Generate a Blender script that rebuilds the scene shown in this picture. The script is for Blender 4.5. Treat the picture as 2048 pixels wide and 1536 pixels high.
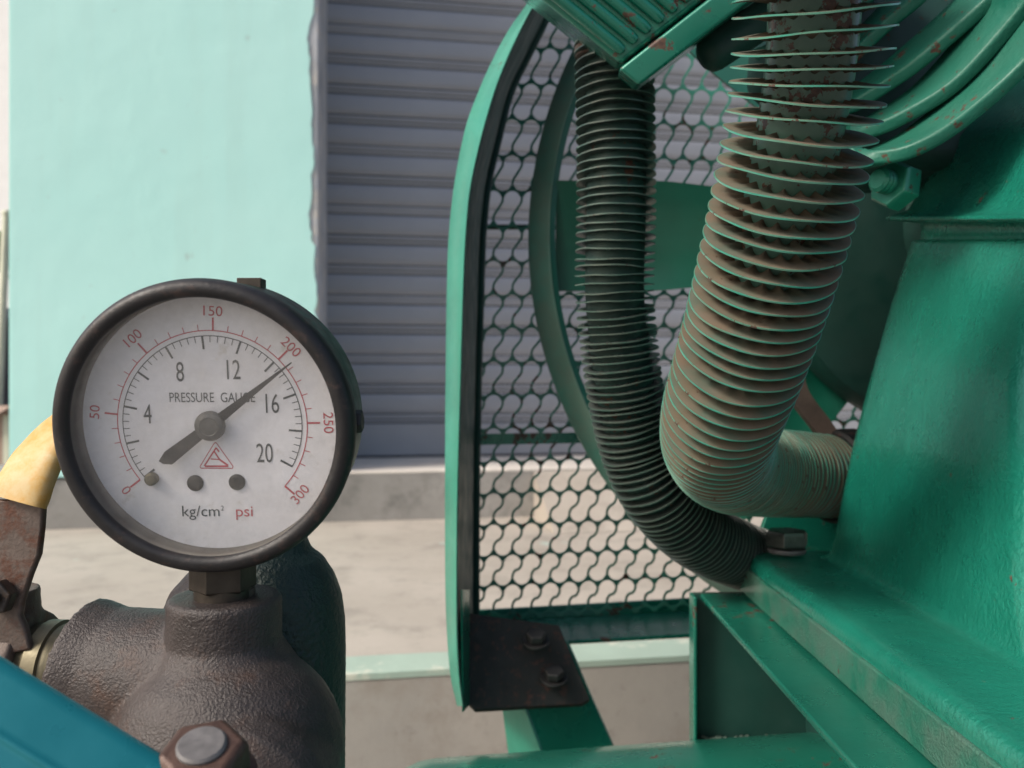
import bpy, bmesh, math, random
from mathutils import Vector, Matrix, noise
random.seed(7)
sc = bpy.context.scene
for o in list(bpy.data.objects): bpy.data.objects.remove(o)
R = math.radians
FPX, H = 1660.0, 0.78            # focal length in photo pixels, camera height

# ------------------------------------------------------------------ camera, sky, sun, exposure
cam_data = bpy.data.cameras.new('camera'); cam = bpy.data.objects.new('camera', cam_data)
sc.collection.objects.link(cam); sc.camera = cam
cam.location = (0, 0, H); cam.rotation_euler = (R(90), 0, 0)
cam_data.sensor_width = 36; cam_data.lens = 36 * FPX / 2048
cam_data.clip_start = 0.01; cam_data.clip_end = 500
cam_data.dof.use_dof = True; cam_data.dof.focus_distance = 0.31; cam_data.dof.aperture_fstop = 15
SUN_EL, SUN_AZ = 40, 241          # azimuth from +Y, clockwise: light comes from the left and slightly from behind the camera
w = bpy.data.worlds.new('World'); sc.world = w; w.use_nodes = True
nt = w.node_tree; nt.nodes.clear()
sky = nt.nodes.new('ShaderNodeTexSky'); sky.sky_type = 'NISHITA'; sky.sun_disc = False
sky.sun_elevation = R(SUN_EL); sky.sun_rotation = R(SUN_AZ)
sky.air_density = 1.0; sky.dust_density = 5.0; sky.ozone_density = 1.0
bg = nt.nodes.new('ShaderNodeBackground'); bg.inputs[1].default_value = 0.095
wo = nt.nodes.new('ShaderNodeOutputWorld')
nt.links.new(sky.outputs[0], bg.inputs[0]); nt.links.new(bg.outputs[0], wo.inputs[0])
sd = bpy.data.lights.new('sun', 'SUN'); sun = bpy.data.objects.new('sun', sd); sc.collection.objects.link(sun)
sd.energy = 1.5; sd.angle = R(14); sd.color = (1, .95, .88)
az = R(SUN_AZ); el = R(SUN_EL)
sdir = Vector((math.sin(az) * math.cos(el), math.cos(az) * math.cos(el), math.sin(el)))
sun.rotation_euler = sdir.to_track_quat('Z', 'Y').to_euler()
sc.view_settings.view_transform = 'Standard'; sc.view_settings.look = 'None'
sc.view_settings.gamma = 1; sc.view_settings.exposure = 0.88
try: sc.view_settings.use_curve_mapping = False
except Exception: pass

# ------------------------------------------------------------------ helpers
def P(px, py, d): return Vector(((px - 1024) / FPX * d, d, H + (768 - py) / FPX * d))
def px2m(n, d): return n * d / FPX

def empty(name, loc, label, cat, group=None):
    o = bpy.data.objects.new(name, None); sc.collection.objects.link(o)
    o.location = loc; o.empty_display_size = .02
    o['label'] = label; o['category'] = cat
    if group: o['group'] = group
    return o
def wloc(o):
    v = Vector((0, 0, 0))
    while o is not None: v = v + o.location; o = o.parent
    return v
def mk(name, verts, faces, mat, parent=None, smooth=True, bevel=0, label=None, angle=40, kind=None):
    base = wloc(parent)
    me = bpy.data.meshes.new(name)
    me.from_pydata([tuple(Vector(v) - base) for v in verts], [], faces)
    bm = bmesh.new(); bm.from_mesh(me); bmesh.ops.recalc_face_normals(bm, faces=bm.faces); bm.to_mesh(me); bm.free()
    me.materials.append(mat)
    o = bpy.data.objects.new(name, me); sc.collection.objects.link(o)
    if parent: o.parent = parent
    if smooth:
        me.shade_smooth()
        try: me.set_sharp_from_angle(angle=R(angle))
        except Exception: pass
    if bevel == 'wn':
        try: me.set_sharp_from_angle(angle=R(180))
        except Exception: pass
        w_ = o.modifiers.new('wn', 'WEIGHTED_NORMAL'); w_.weight = 100
    elif bevel:
        b = o.modifiers.new('bevel', 'BEVEL'); b.width = bevel; b.segments = 3; b.limit_method = 'ANGLE'; b.angle_limit = R(35)
        b.harden_normals = False
        me.shade_smooth()
        try: me.set_sharp_from_angle(angle=R(180))
        except Exception: pass
        wn = o.modifiers.new('wn', 'WEIGHTED_NORMAL'); wn.keep_sharp = True
    if label: o['label'] = label
    if kind: o['kind'] = kind
    return o
def merge(*parts):
    V, F = [], []
    for v, f in parts:
        n = len(V); V += list(v); F += [tuple(i + n for i in q) for q in f]
    return V, F
def frame(axis):
    a = Vector(axis).normalized()
    t = Vector((0, 0, 1)) if abs(a.z) < .9 else Vector((0, 1, 0))
    x = t.cross(a).normalized(); y = a.cross(x).normalized()
    return x, y, a
def lathe(prof, c, axis, seg=64, cap=True, phase=0):
    x, y, a = frame(axis); c = Vector(c); V, F = [], []
    for r, h in prof:
        for i in range(seg):
            t = 2 * math.pi * i / seg + phase
            V.append(c + a * h + x * (r * math.cos(t)) + y * (r * math.sin(t)))
    for j in range(len(prof) - 1):
        for i in range(seg):
            k = (i + 1) % seg
            F.append((j * seg + i, j * seg + k, (j + 1) * seg + k, (j + 1) * seg + i))
    if cap:
        F.append(tuple(range(seg))[::-1]); n = (len(prof) - 1) * seg; F.append(tuple(range(n, n + seg)))
    return V, F
def smooth_path(pts, n=8):
    """Catmull-Rom through tuples"""
    pts = [Vector(p) for p in pts]; P_ = [pts[0] * 2 - pts[1]] + pts + [pts[-1] * 2 - pts[-2]]; out = []
    for i in range(1, len(P_) - 2):
        a, b, c, d = P_[i - 1], P_[i], P_[i + 1], P_[i + 2]
        for k in range(n):
            t = k / n
            out.append(.5 * ((2 * b) + (c - a) * t + (2 * a - 5 * b + 4 * c - d) * t * t + (3 * b - a - 3 * c + d) * t ** 3))
    out.append(pts[-1]); return out
def frames(pts):
    T = []
    for i in range(len(pts)):
        a = pts[max(i - 1, 0)]; b = pts[min(i + 1, len(pts) - 1)]; T.append((b - a).normalized())
    x, y, _ = frame(T[0]); out = []
    for t in T:
        x = (x - t * x.dot(t)).normalized(); out.append((x.copy(), t.cross(x).normalized(), t))
    return out
def tube(pts, rad, seg=24, cap=True, sect=None):
    fr = frames(pts); V, F = [], []
    n = len(sect) if sect else seg
    for i, p in enumerate(pts):
        r = rad[i] if isinstance(rad, (list, tuple)) else rad
        for k in range(n):
            if sect: u, v = sect[k]
            else: t = 2 * math.pi * k / n; u, v = r * math.cos(t), r * math.sin(t)
            V.append(p + fr[i][0] * u + fr[i][1] * v)
    for i in range(len(pts) - 1):
        for k in range(n):
            m = (k + 1) % n; F.append((i * n + k, i * n + m, (i + 1) * n + m, (i + 1) * n + k))
    if cap: F.append(tuple(range(n))[::-1]); e = (len(pts) - 1) * n; F.append(tuple(range(e, e + n)))
    return V, F
def box(o, a, b, c):
    o, a, b, c = map(Vector, (o, a, b, c))
    V = [o, o + a, o + a + b, o + b, o + c, o + a + c, o + a + b + c, o + b + c]
    return V, [(0, 3, 2, 1), (4, 5, 6, 7), (0, 1, 5, 4), (1, 2, 6, 5), (2, 3, 7, 6), (3, 0, 4, 7)]
def prism(poly, off):
    off = Vector(off); n = len(poly); poly = [Vector(p) for p in poly]
    V = poly + [p + off for p in poly]
    return V, [tuple(range(n))[::-1], tuple(range(n, 2 * n))] + [(i, (i + 1) % n, n + (i + 1) % n, n + i) for i in range(n)]
def pp(lst, d, off): return prism([P(x, y, d) for x, y in lst], off)
def hexnut(c, axis, r, h, phase=0.2, cham=.12):
    """chamfered hexagon: intersection look by two lathes of 6 sides"""
    return lathe([(r * (1 - cham), 0), (r, r * .12), (r, h - r * .16), (r * (1 - cham), h)], c, axis, 6, True, phase)
def loft(rings, cap=True):
    n = len(rings[0]); V = [v for r in rings for v in r]; F = []
    for j in range(len(rings) - 1):
        for i in range(n):
            k = (i + 1) % n; F.append((j * n + i, j * n + k, (j + 1) * n + k, (j + 1) * n + i))
    if cap: F.append(tuple(range(n))[::-1]); e = (len(rings) - 1) * n; F.append(tuple(range(e, e + n)))
    return V, F
def rrect(x0, x1, y0, y1, r, z, n=8):
    out = []
    for cx, cy, a0 in ((x1 - r, y1 - r, 0), (x0 + r, y1 - r, 90), (x0 + r, y0 + r, 180), (x1 - r, y0 + r, 270)):
        for k in range(n + 1):
            a = R(a0 + 90 * k / n); out.append(Vector((cx + r * math.cos(a), cy + r * math.sin(a), z)))
    return out

# ------------------------------------------------------------------ materials
class NB:
    def __init__(s, name):
        s.m = bpy.data.materials.new(name); s.m.use_nodes = True; s.t = s.m.node_tree
        s.b = s.t.nodes['Principled BSDF']; s.tc = s.t.nodes.new('ShaderNodeTexCoord'); s.co = s.tc.outputs['Object']
    def n(s, typ, **kw):
        nd = s.t.nodes.new(typ)
        for k, v in kw.items():
            if k.startswith('i_'):
                key = k[2:]; nd.inputs[int(key) if key.isdigit() else key].default_value = v
            else: setattr(nd, k, v)
        return nd
    def l(s, a, b): s.t.links.new(a, b)
    def noise(s, scale, detail=4, rough=.55, vec=None):
        nd = s.n('ShaderNodeTexNoise'); nd.inputs['Scale'].default_value = scale; nd.inputs['Detail'].default_value = detail
        nd.inputs['Roughness'].default_value = rough; s.l(vec or s.co, nd.inputs['Vector']); return nd.outputs['Fac']
    def ramp(s, fac, a, b, lo=0., hi=1.):
        nd = s.n('ShaderNodeMapRange'); nd.inputs[1].default_value = a; nd.inputs[2].default_value = b
        nd.inputs[3].default_value = lo; nd.inputs[4].default_value = hi; s.l(fac, nd.inputs[0]); return nd.outputs[0]
    def mix(s, fac, a, b):
        nd = s.n('ShaderNodeMix', data_type='RGBA')
        if isinstance(fac, float): nd.inputs[0].default_value = fac
        else: s.l(fac, nd.inputs[0])
        for v, i in ((a, 6), (b, 7)):
            if isinstance(v, tuple): nd.inputs[i].default_value = (*v, 1)
            else: s.l(v, nd.inputs[i])
        return nd.outputs[2]
    def mul(s, a, b, op='MULTIPLY'):
        nd = s.n('ShaderNodeMath', operation=op)
        for v, i in ((a, 0), (b, 1)):
            if isinstance(v, (int, float)): nd.inputs[i].default_value = v
            else: s.l(v, nd.inputs[i])
        return nd.outputs[0]
    def bump(s, h, strength=.3, dist=.001, prev=None):
        nd = s.n('ShaderNodeBump'); nd.inputs['Strength'].default_value = strength if isinstance(strength, (int, float)) else .5; nd.inputs['Distance'].default_value = dist
        if not isinstance(strength, (int, float)): s.l(strength, nd.inputs['Strength'])
        s.l(h, nd.inputs['Height'])
        if prev is not None: s.l(prev, nd.inputs['Normal'])
        return nd.outputs['Normal']
    def up(s, lo=.2, hi=.9):
        g = s.n('ShaderNodeNewGeometry'); x = s.n('ShaderNodeSeparateXYZ'); s.l(g.outputs['Normal'], x.inputs[0]); return s.ramp(x.outputs[2], lo, hi)
    def setc(s, col, rough=.5, metal=0., normal=None, **kw):
        for key, v in (('Base Color', col), ('Roughness', rough), ('Metallic', metal)):
            if isinstance(v, tuple): s.b.inputs[key].default_value = (*v, 1)
            elif isinstance(v, (int, float)): s.b.inputs[key].default_value = v
            else: s.l(v, s.b.inputs[key])
        if normal is not None: s.l(normal, s.b.inputs['Normal'])
        for k, v in kw.items(): s.b.inputs[k.replace('_', ' ')].default_value = v
        return s.m

def green(name, base=(.014, .165, .108), dust=.3, rust=.62, rough=.36, metal=.35, cast=0., castscale=350, dustall=0., dustc=(.19, .165, .135), coat=.6, tint=0.):
    s = NB(name)
    v = s.noise(14, 5); c = s.mix(s.ramp(v, .3, .7), tuple(x * .8 for x in base), tuple(min(1, x * 1.18) for x in base))
    dn = s.noise(60, 8, .7); up = s.up(.1, .95)
    d = s.mul(s.mul(up, dust), s.ramp(dn, .3, .65, .4, 1.))
    if dustall: d = s.mul(d, s.mul(s.ramp(s.noise(35, 6, .65), .3, .58, .3 if dustall > .8 else 0.), dustall), 'MAXIMUM')
    c = s.mix(d, c, dustc)
    if tint: c = s.mix(s.mul(s.ramp(s.noise(26, 4, .6), .42, .66), tint), c, (.16, .098, .055))
    rn = s.mul(s.noise(90, 6, .7), s.mul(s.ramp(s.noise(13, 2), .3, .7, -.5, .5), .22), 'ADD'); rm = s.ramp(rn, rust + .03, rust + .055)
    c = s.mix(rm, c, s.mix(s.ramp(s.noise(500), .4, .6), (.055, .026, .018), (.10, .05, .03)))
    ro = s.mul(s.ramp(s.noise(45, 5), .3, .7, rough * .8, rough * 1.25), s.mul(s.mul(d, rm, 'MAXIMUM'), .45), 'ADD')
    me = s.mul(s.ramp(s.mul(d, rm, 'MAXIMUM'), 0, .6, 1, 0), metal)
    nn = s.bump(s.noise(900, 3), .12, .0004)
    nn = s.bump(s.noise(120, 4), .25, .0006, nn)
    if cast:
        nn = s.bump(s.noise(castscale, 3, .5), s.ramp(s.noise(9, 3), .35, .65, cast * .35, cast * 1.6), .0012, nn)
        nn = s.bump(s.noise(70, 5, .6), .35, .003, nn)
    nn = s.bump(rm, -.35, .0006, nn)
    return s.setc(c, ro, me, nn, Coat_Weight=coat, Coat_Roughness=.2)

M = {}
M['green'] = green('green_enamel', (.008, .17, .115), dust=.05, rough=.28, metal=.3)
M['green_cast'] = green('green_cast_enamel', (.010, .21, .145), dust=.04, rust=.67, rough=.28, metal=.3, cast=.45, castscale=420)
M['green_flange'] = green('green_dusty_cast', (.007, .17, .108), dust=.06, rust=.64, rough=.42, cast=.8, castscale=900, dustall=.6, dustc=(.075, .09, .075))
M['green_mesh'] = green('green_mesh_paint', (.028, .27, .185), dust=.1, rust=.58, rough=.5, metal=.0, dustc=(.10, .085, .06), dustall=.25)
M['green_fin_cast_shade'] = green('green_matte_fin_shade', (.005, .115, .075), dust=.06, rust=.62, rough=.55, metal=.05, cast=.2, castscale=420, coat=.08)  # darkened copy of the cast green, shade on the fins put into the colour
M['green_guard'] = green('green_guard_paint', (.022, .25, .165), dust=.1, rust=.68, rough=.42, metal=.15)
M['green_lip'] = green('green_guard_lip_paint', (.014, .215, .142), dust=.06, rust=.66, rough=.5, metal=.0)
M['green_fin'] = green('green_fin_dusty', (.012, .12, .082), dust=.95, rust=.64, rough=.6, metal=.05, dustall=.95, dustc=(.155, .13, .10), coat=.05, tint=.6)
M['green_fin_rim'] = green('green_fin_rubbed_rim', (.03, .34, .24), dust=.1, rust=.60, rough=.32, metal=.2, dustall=.3, tint=.5)
M['green_fin_dark_rim'] = green('green_fin_grimy_rim', (.02, .10, .075), dust=.1, rust=.62, rough=.4, metal=.2, dustall=.5, dustc=(.12, .10, .08))
M['green_fin_dark'] = green('green_fin_grimy', (.008, .035, .030), dust=.5, rust=.66, rough=.6, metal=.1, dustall=.3, dustc=(.07, .055, .045))
M['green_wheel'] = green('green_wheel_paint', (.004, .115, .072), dust=.1, rust=.72, rough=.5, metal=.0)
M['green_rim'] = green('grey_green_rim', (.09, .26, .20), dust=.3, rust=.7, rough=.4, metal=.1, dustall=.4)
M['green_dark_shade'] = green('dark_green_shade_paint', (.006, .045, .035), dust=.3, rust=.66, rough=.6, metal=.0, coat=.06)  # darker green that paints shade into hoop inside, rail underside and fin gaps

def simple(name, col, rough=.5, metal=0., var=.25, scale=40, bumps=.2, bscale=300, c2=None, lo=.45, hi=.6, bd=.0006):
    s = NB(name); n_ = s.noise(scale, 7, .65)
    c = s.mix(s.ramp(n_, .3, .7), tuple(x * (1 - var) for x in col), tuple(min(1, x * (1 + var)) for x in col))
    if c2: c = s.mix(s.ramp(s.noise(scale * 1.7, 6, .7), lo, hi), c, c2)
    return s.setc(c, s.ramp(s.noise(scale * 2), .3, .7, max(.02, rough - .08), min(1, rough + .08)), metal, s.bump(s.noise(bscale, 4), bumps, bd))
M['cast_iron'] = simple('rough_cast_iron', (.046, .037, .035), .46, .12, .45, 35, .65, 1100, (.065, .037, .027), .54, .70, .0009)
M['iron_smooth'] = simple('oiled_iron', (.06, .05, .045), .42, .4, .3, 80, .3, 500, (.10, .06, .035), .52, .65)
M['rust_steel'] = simple('rusty_steel', (.12, .092, .078), .6, .3, .3, 60, .5, 600, (.11, .048, .03), .5, .64)
M['dark_hole'] = simple('black_iron', (.02, .02, .02), .5, .3)
M['bottle_green'] = simple('dark_green_casting', (.014, .033, .029), .42, .15, .25, 50, .9, 500, bd=.0012)
M['bezel'] = simple('black_worn_bezel', (.013, .012, .013), .5, .1, .35, 90, .25, 500, (.05, .032, .028), .56, .68)
M['bezel_in'] = simple('grimy_bezel_wall', (.15, .135, .115), .55, .05, .35, 90, .2, 500, (.13, .11, .09), .5, .62)
M['case'] = simple('worn_green_case', (.014, .045, .037), .42, .2, .3, 90, .3, 500, (.02, .014, .014), .5, .55)
M['brass'] = simple('tarnished_brass', (.16, .14, .09), .5, .6, .3, 200)
M['brass_dark'] = simple('dark_brass', (.055, .045, .035), .45, .5, .3, 200)
M['needle'] = simple('black_needle', (.018, .018, .02), .5, 0, .2, 200, .02)
M['hub'] = simple('grey_needle_hub', (.11, .11, .105), .45, .4, .25, 400, .1)
M['dial'] = simple('aged_white_dial', (.84, .84, .87), .6, 0, .04, 60, .02, 300, (.56, .53, .48), .60, .78)
M['ink'] = simple('black_ink', (.05, .06, .065), .7, 0, .2, 300, 0)
M['red'] = simple('red_ink', (.50, .05, .075), .7, 0, .15, 300, 0)
M['yellow'] = simple('yellow_vinyl_grip', (.55, .31, .065), .58, 0, .12, 40, .15, 200, (.58, .44, .22), .42, .62)
M['teal'] = simple('blue_teal_paint', (.006, .15, .18), .30, .2, .12, 30, .08, 200)
M['zinc'] = simple('grey_bolt_end', (.14, .135, .135), .6, .3, .25, 250)
M['nut'] = simple('brown_grimy_nut', (.075, .042, .032), .5, .3, .35, 120, .5, 400, (.15, .09, .045), .60, .72)
M['bolt'] = simple('dull_steel_bolt', (.09, .10, .09), .4, .7, .25, 250, .2)
M['bolt_green'] = green('green_painted_nut', (.02, .22, .15), dust=.1, rust=.6, rough=.35)
M['grime'] = simple('black_grime_plate', (.010, .011, .010), .6, .1, .4, 90, .5, 400, (.05, .02, .014), .54, .62)
M['belt'] = simple('worn_rubber_belt', (.11, .075, .06), .7, 0, .3, 80)
M['shutter'] = simple('grey_shutter_paint', (.29, .305, .335), .42, .1, .07, 6, .03, 60)
M['shutter_dark'] = simple('shutter_joint', (.05, .052, .05), .6, .1, .2, 12)
M['guide'] = simple('galvanised_guide', (.33, .36, .40), .4, .5, .15, 12)
M['cement'] = simple('grey_cement', (.42, .43, .45), .85, 0, .3, 9, .5, 80, (.55, .52, .48), .5, .6, .002)
def wallpaint():
    s = NB('mint_wall_paint')
    c = s.mix(s.ramp(s.noise(2.2, 6, .6), .3, .7), (.45, .785, .73), (.50, .82, .765))
    mp = s.n('ShaderNodeMapping'); mp.inputs['Scale'].default_value = (14, 14, 1.1); s.l(s.co, mp.inputs[0])
    c = s.mix(s.mul(s.ramp(s.noise(1.0, 5, .6, mp.outputs[0]), .55, .75), .22), c, (.40, .62, .56))
    c = s.mix(s.mul(s.ramp(s.noise(17, 4, .6), .70, .78), .5), c, (.33, .42, .38))
    c = s.mix(s.mul(s.ramp(s.noise(60, 5, .7), .66, .74), .3), c, (.30, .36, .34))
    return s.setc(c, .7, 0., s.bump(s.noise(6, 3), .3, .01, s.bump(s.noise(90, 4), .2, .002)))
M['mint_wall'] = wallpaint()
def concrete(name, a, b, spot=(.30, .26, .22), bs=120, spots=False):
    s = NB(name)
    c = s.mix(s.ramp(s.noise(3.5, 8, .65), .35, .65), a, b)
    c = s.mix(s.mul(s.ramp(s.noise(11, 7, .7), .50, .68), .75), c, spot)
    c = s.mix(s.mul(s.ramp(s.noise(45, 5, .7), .60, .72), .35), c, tuple(x * .6 for x in spot))
    sp = s.mul(s.ramp(s.noise(23, 1), .75, .77), .45 if spots else .0); c = s.mix(sp, c, (.40, .60, .55))
    return s.setc(c, .85, 0., s.bump(s.noise(bs, 6, .65), .35, .0015))
M['floor'] = concrete('worn_concrete', (.37, .33, .28), (.45, .405, .35), (.27, .245, .21), spots=True)
M['riser'] = concrete('concrete_riser', (.34, .315, .285), (.42, .385, .345))
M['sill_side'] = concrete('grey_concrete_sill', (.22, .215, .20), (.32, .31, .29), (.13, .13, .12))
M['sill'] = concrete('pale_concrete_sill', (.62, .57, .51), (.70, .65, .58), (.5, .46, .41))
M['mint_edge'] = simple('faded_mint_edge_paint', (.36, .46, .385), .8, 0, .06, 15, .3, 100, (.60, .60, .50), .55, .7, .002)
M['asphalt'] = concrete('street_concrete', (.20, .19, .175), (.27, .255, .235))
M['leaf'] = simple('leaf_green', (.05, .15, .025), .5, 0, .4, 9)
M['trunk'] = simple('bark', (.12, .09, .06), .8, 0, .3, 20)
M['cream'] = simple('cream_paint', (.62, .64, .50), .6, 0, .1, 10)
M['charcoal'] = simple('charcoal_plastic', (.05, .05, .06), .5, 0, .2, 10)
M['board'] = simple('brown_board', (.36, .26, .20), .7, 0, .2, 10)
M['white'] = simple('white_sky_backdrop', (.78, .78, .76), .8, 0, .04, 5)
def glass():
    s = NB('dusty_gauge_glass'); t = s.t
    tr = s.n('ShaderNodeBsdfTransparent'); gl = s.n('ShaderNodeBsdfGlossy'); gl.inputs['Roughness'].default_value = .06
    df = s.n('ShaderNodeBsdfDiffuse'); df.inputs['Color'].default_value = (.42, .40, .37, 1)
    lw = s.n('ShaderNodeLayerWeight'); lw.inputs[0].default_value = .5
    frv = s.mul(s.mul(s.mul(lw.outputs['Facing'], 3.0, 'POWER'), .6), .05, 'ADD')
    m1 = s.n('ShaderNodeMixShader'); s.l(frv, m1.inputs[0]); s.l(tr.outputs[0], m1.inputs[1]); s.l(gl.outputs[0], m1.inputs[2])
    m2 = s.n('ShaderNodeMixShader'); s.l(s.ramp(s.noise(70, 7, .7), .38, .75, .02, .16), m2.inputs[0]); s.l(m1.outputs[0], m2.inputs[1]); s.l(df.outputs[0], m2.inputs[2])
    out = t.nodes['Material Output']; s.l(m2.outputs[0], out.inputs[0]); return s.m
M['glass'] = glass()

# ------------------------------------------------------------------ setting: wall frame recedes 9.5 degrees to the right
U = Vector((.9863, .165, 0)); N = Vector((.165, -.9863, 0)); O0 = P(770, 768, 2.38); O0.z = 0
def W(s, off, z): return O0 + U * s + N * off + Vector((0, 0, H + z))   # z relative to camera height
FLR, SIL = -.33, -.215
def struct(name, geo, mat, smooth=False, bevel=0, parent=None):
    o = mk(name, geo[0], geo[1], mat, parent, smooth, bevel)
    if parent is None: o['kind'] = 'structure'
    return o
gv = [(-80, -80, 0), (80, -80, 0), (80, 80, 0), (-80, 80, 0)]
struct('ground', (gv, [(0, 1, 2, 3)]), M['asphalt'])
PF = 1.458
pav = struct('pavement', box(W(-3.2, -.6, -H - .02), U * 8, N * (PF + .6 - .003), Vector((0, 0, H + .02 + FLR))), M['floor'])
def jag_strip(s0, s1, a, b, z, n=160, amp=.006):
    V = []; F = []
    for i in range(n + 1):
        s = s0 + (s1 - s0) * i / n; j = amp * (noise.noise(Vector((s * 9, 0, 3))) + .5 * noise.noise(Vector((s * 40, 1, 3))))
        V += [W(s, a + j, z), W(s, b, z), W(s, a + j, z - .004), W(s, b, z - .007)]
    for i in range(n):
        k = 4 * i; F += [(k, k + 4, k + 5, k + 1), (k + 1, k + 5, k + 7, k + 3), (k, k + 2, k + 6, k + 4)]
    return V, F
struct('painted_edge', jag_strip(-3.1, 4.7, PF - .062, PF + .001, FLR + .004), M['mint_edge'], parent=pav)
struct('riser_face', box(W(-3.2, PF - .003, -H - .01), U * 8, N * .003, Vector((0, 0, H + .01 + FLR - .001))), M['riser'], parent=pav)

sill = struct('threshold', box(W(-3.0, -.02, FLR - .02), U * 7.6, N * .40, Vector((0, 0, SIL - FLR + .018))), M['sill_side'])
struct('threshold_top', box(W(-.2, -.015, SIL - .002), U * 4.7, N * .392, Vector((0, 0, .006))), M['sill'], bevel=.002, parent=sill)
# pale ramp that covers the dark riser to the right
rmp = [W(.36, .383, SIL - .002), W(.36, .383, FLR), W(.36, .62, FLR + .001)]
struct('ramp', prism(rmp, U * 3.2), M['floor'])
# column with peeling mint paint
col = empty('column', W(-.6, .38, SIL), 'broad mint green plastered pillar with a peeling right edge beside the grey shutter', 'pillar')
def s_at(px, off):   # wall coordinate s whose projection falls on photo column px
    k = (px - 1024) / FPX; b = O0 + N * off
    return (k * b.y - b.x) / (U.x - k * U.y)
sR, sL = s_at(640, .382), s_at(24, .382)
g = box(W(sL, -.02, SIL + .004), U * (sR - sL - .004), N * .40, Vector((0, 0, 2.6)))
mk('plaster_core', *g, M['cement'], col, False, .004)
poly = [W(sL - .002, .38, SIL + .004)]
zz = SIL + .004
for i in range(170):
    z = SIL + .004 + i * (2.6 / 169)
    q = noise.noise(Vector((z * 3.2, 5, 0))) * .020 + noise.noise(Vector((z * 14, 2, 0))) * .010 + noise.noise(Vector((z * 60, 8, 0))) * .005
    poly.append(W(sR - .017 + min(.016, q * 1.3), .38, z))
poly.append(W(sL - .002, .38, SIL + 2.604))
mk('paint_layer', *prism(poly, N * .004), M['mint_wall'], col, False)
mk('side_paint', *box(W(sL - .006, -.02, SIL + .004), U * .004, N * .402, Vector((0, 0, 2.6))), M['mint_wall'], col, False)

# roller shutter
sx0 = s_at(642, 0)
sh = empty('roller_shutter', W(sx0 + 1, 0, SIL), 'closed grey steel roller shutter with horizontal slats beside the mint pillar', 'roller shutter')
PITCH = .0853
prof = [(0, .000), (.004, .006), (.0045, .009), (.0015, .0115), (.0015, .0135), (.0040, .016), (.0045, .021), (.0035, .0235), (.001, .0255), (.001, .0275), (.005, .031), (.0065, .045), (.0068, .055), (.0065, .068), (.0055, .080), (.003, .0835), (0, .0850)]
zb = SIL + .102
slat_me = None
for i in range(26):
    z0 = zb + i * PITCH
    if slat_me is None:
        base = W(sx0, 0, zb); L = 3.4; V = []; F = []
        for e in (0, 1):
            for o_, z_ in prof: V.append(U * (L * e) + N * o_ + Vector((0, 0, z_)))
            V.append(U * (L * e) + N * -.004 + Vector((0, 0, .0850))); V.append(U * (L * e) + N * -.004)
        n = len(prof) + 2
        F = [(k, (k + 1) % n, n + (k + 1) % n, n + k) for k in range(n)]
        slat_me = bpy.data.meshes.new('slat'); slat_me.from_pydata([tuple(v) for v in V], [], F)
        bm = bmesh.new(); bm.from_mesh(slat_me); bmesh.ops.recalc_face_normals(bm, faces=bm.faces); bm.to_mesh(slat_me); bm.free()
        slat_me.materials.append(M['shutter']); slat_me.shade_smooth()
        try: slat_me.set_sharp_from_angle(angle=R(50))
        except Exception: pass
    o = bpy.data.objects.new('slat', slat_me); sc.collection.objects.link(o); o.parent = sh
    o.location = W(sx0, 0, z0) + N * random.uniform(-.0006, .0006) - wloc(sh)
mk('joint_lining', *box(W(sx0, -.012, SIL + .1), U * 3.4, N * .0135, Vector((0, 0, 2.25))), M['shutter_dark'], sh, False)
mk('bottom_rail', *box(W(sx0, -.01, SIL + .010), U * 3.4, N * .018, Vector((0, 0, .091))), M['shutter'], sh, False, .003)
mk('rubber_seal', *box(W(sx0, -.006, SIL + .004), U * 3.4, N * .012, Vector((0, 0, .006))), M['charcoal'], sh, False)
mk('guide_channel', *merge(box(W(sx0 - .006, .012, SIL + .005), U * .004, N * .05, Vector((0, 0, 2.4))), box(W(sx0 - .006, .058, SIL + .005), U * .02, N * .004, Vector((0, 0, 2.4)))), M['guide'], sh, False)

# things beyond the pillar on the left
def foliage(name, c, r, n, mat, parent, leaf=.03):
    V, F = [], []
    for i in range(n):
        v = Vector((random.gauss(0, 1), random.gauss(0, 1), random.gauss(0, 1))).normalized() * (random.random() ** .45)
        p = Vector(c) + Vector((v.x * r[0], v.y * r[1], v.z * r[2])) * (1 + .3 * noise.noise(v * 3))
        a = Vector((random.uniform(-1, 1), random.uniform(-1, 1), random.uniform(-.6, 1))).normalized(); x, y, _ = frame(a); s_ = leaf * random.uniform(.6, 1.3)
        k = len(V); V += [p - x * s_, p + y * s_ * .45, p + x * s_, p - y * s_ * .45]; F.append((k, k + 1, k + 2, k + 3))
    return mk(name, V, F, mat, parent, False)
cpt = P(-20, 500, 5.2)
t = empty('leafy_bush', Vector((cpt.x, cpt.y, H + FLR - .45)), 'green leafy bush seen past the left edge of the mint pillar', 'bush')
foliage('crown', cpt, (.17, .2, .14), 900, M['leaf'], t, .03)
mk('trunk', *tube([Vector((cpt.x, cpt.y, 0)), Vector((cpt.x + .03, cpt.y, H * .6)), cpt], [.03, .025, .012], 10), M['trunk'], t)
a, b = P(13, 430, 3.4), P(-12, 1000, 3.4)
a2 = a + (a - b) * .02
t = empty('leaning_pole', Vector((b.x, b.y, 0)), 'pale cream pole leaning beside the left edge of the mint pillar', 'pole')
mk('shaft', *tube([Vector((b.x - .05, b.y, 0)), b, a], .016, 16), M['cream'], t)
mk('cap', *lathe([(.018, 0), (.019, .01), (.012, .02)], a, (a - b).normalized(), 16), M['cream'], t)
t = empty('waste_bin', P(5, 700, 4.4) * 1.0, 'dark plastic bin standing behind the cream pole at far left', 'bin')
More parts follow.
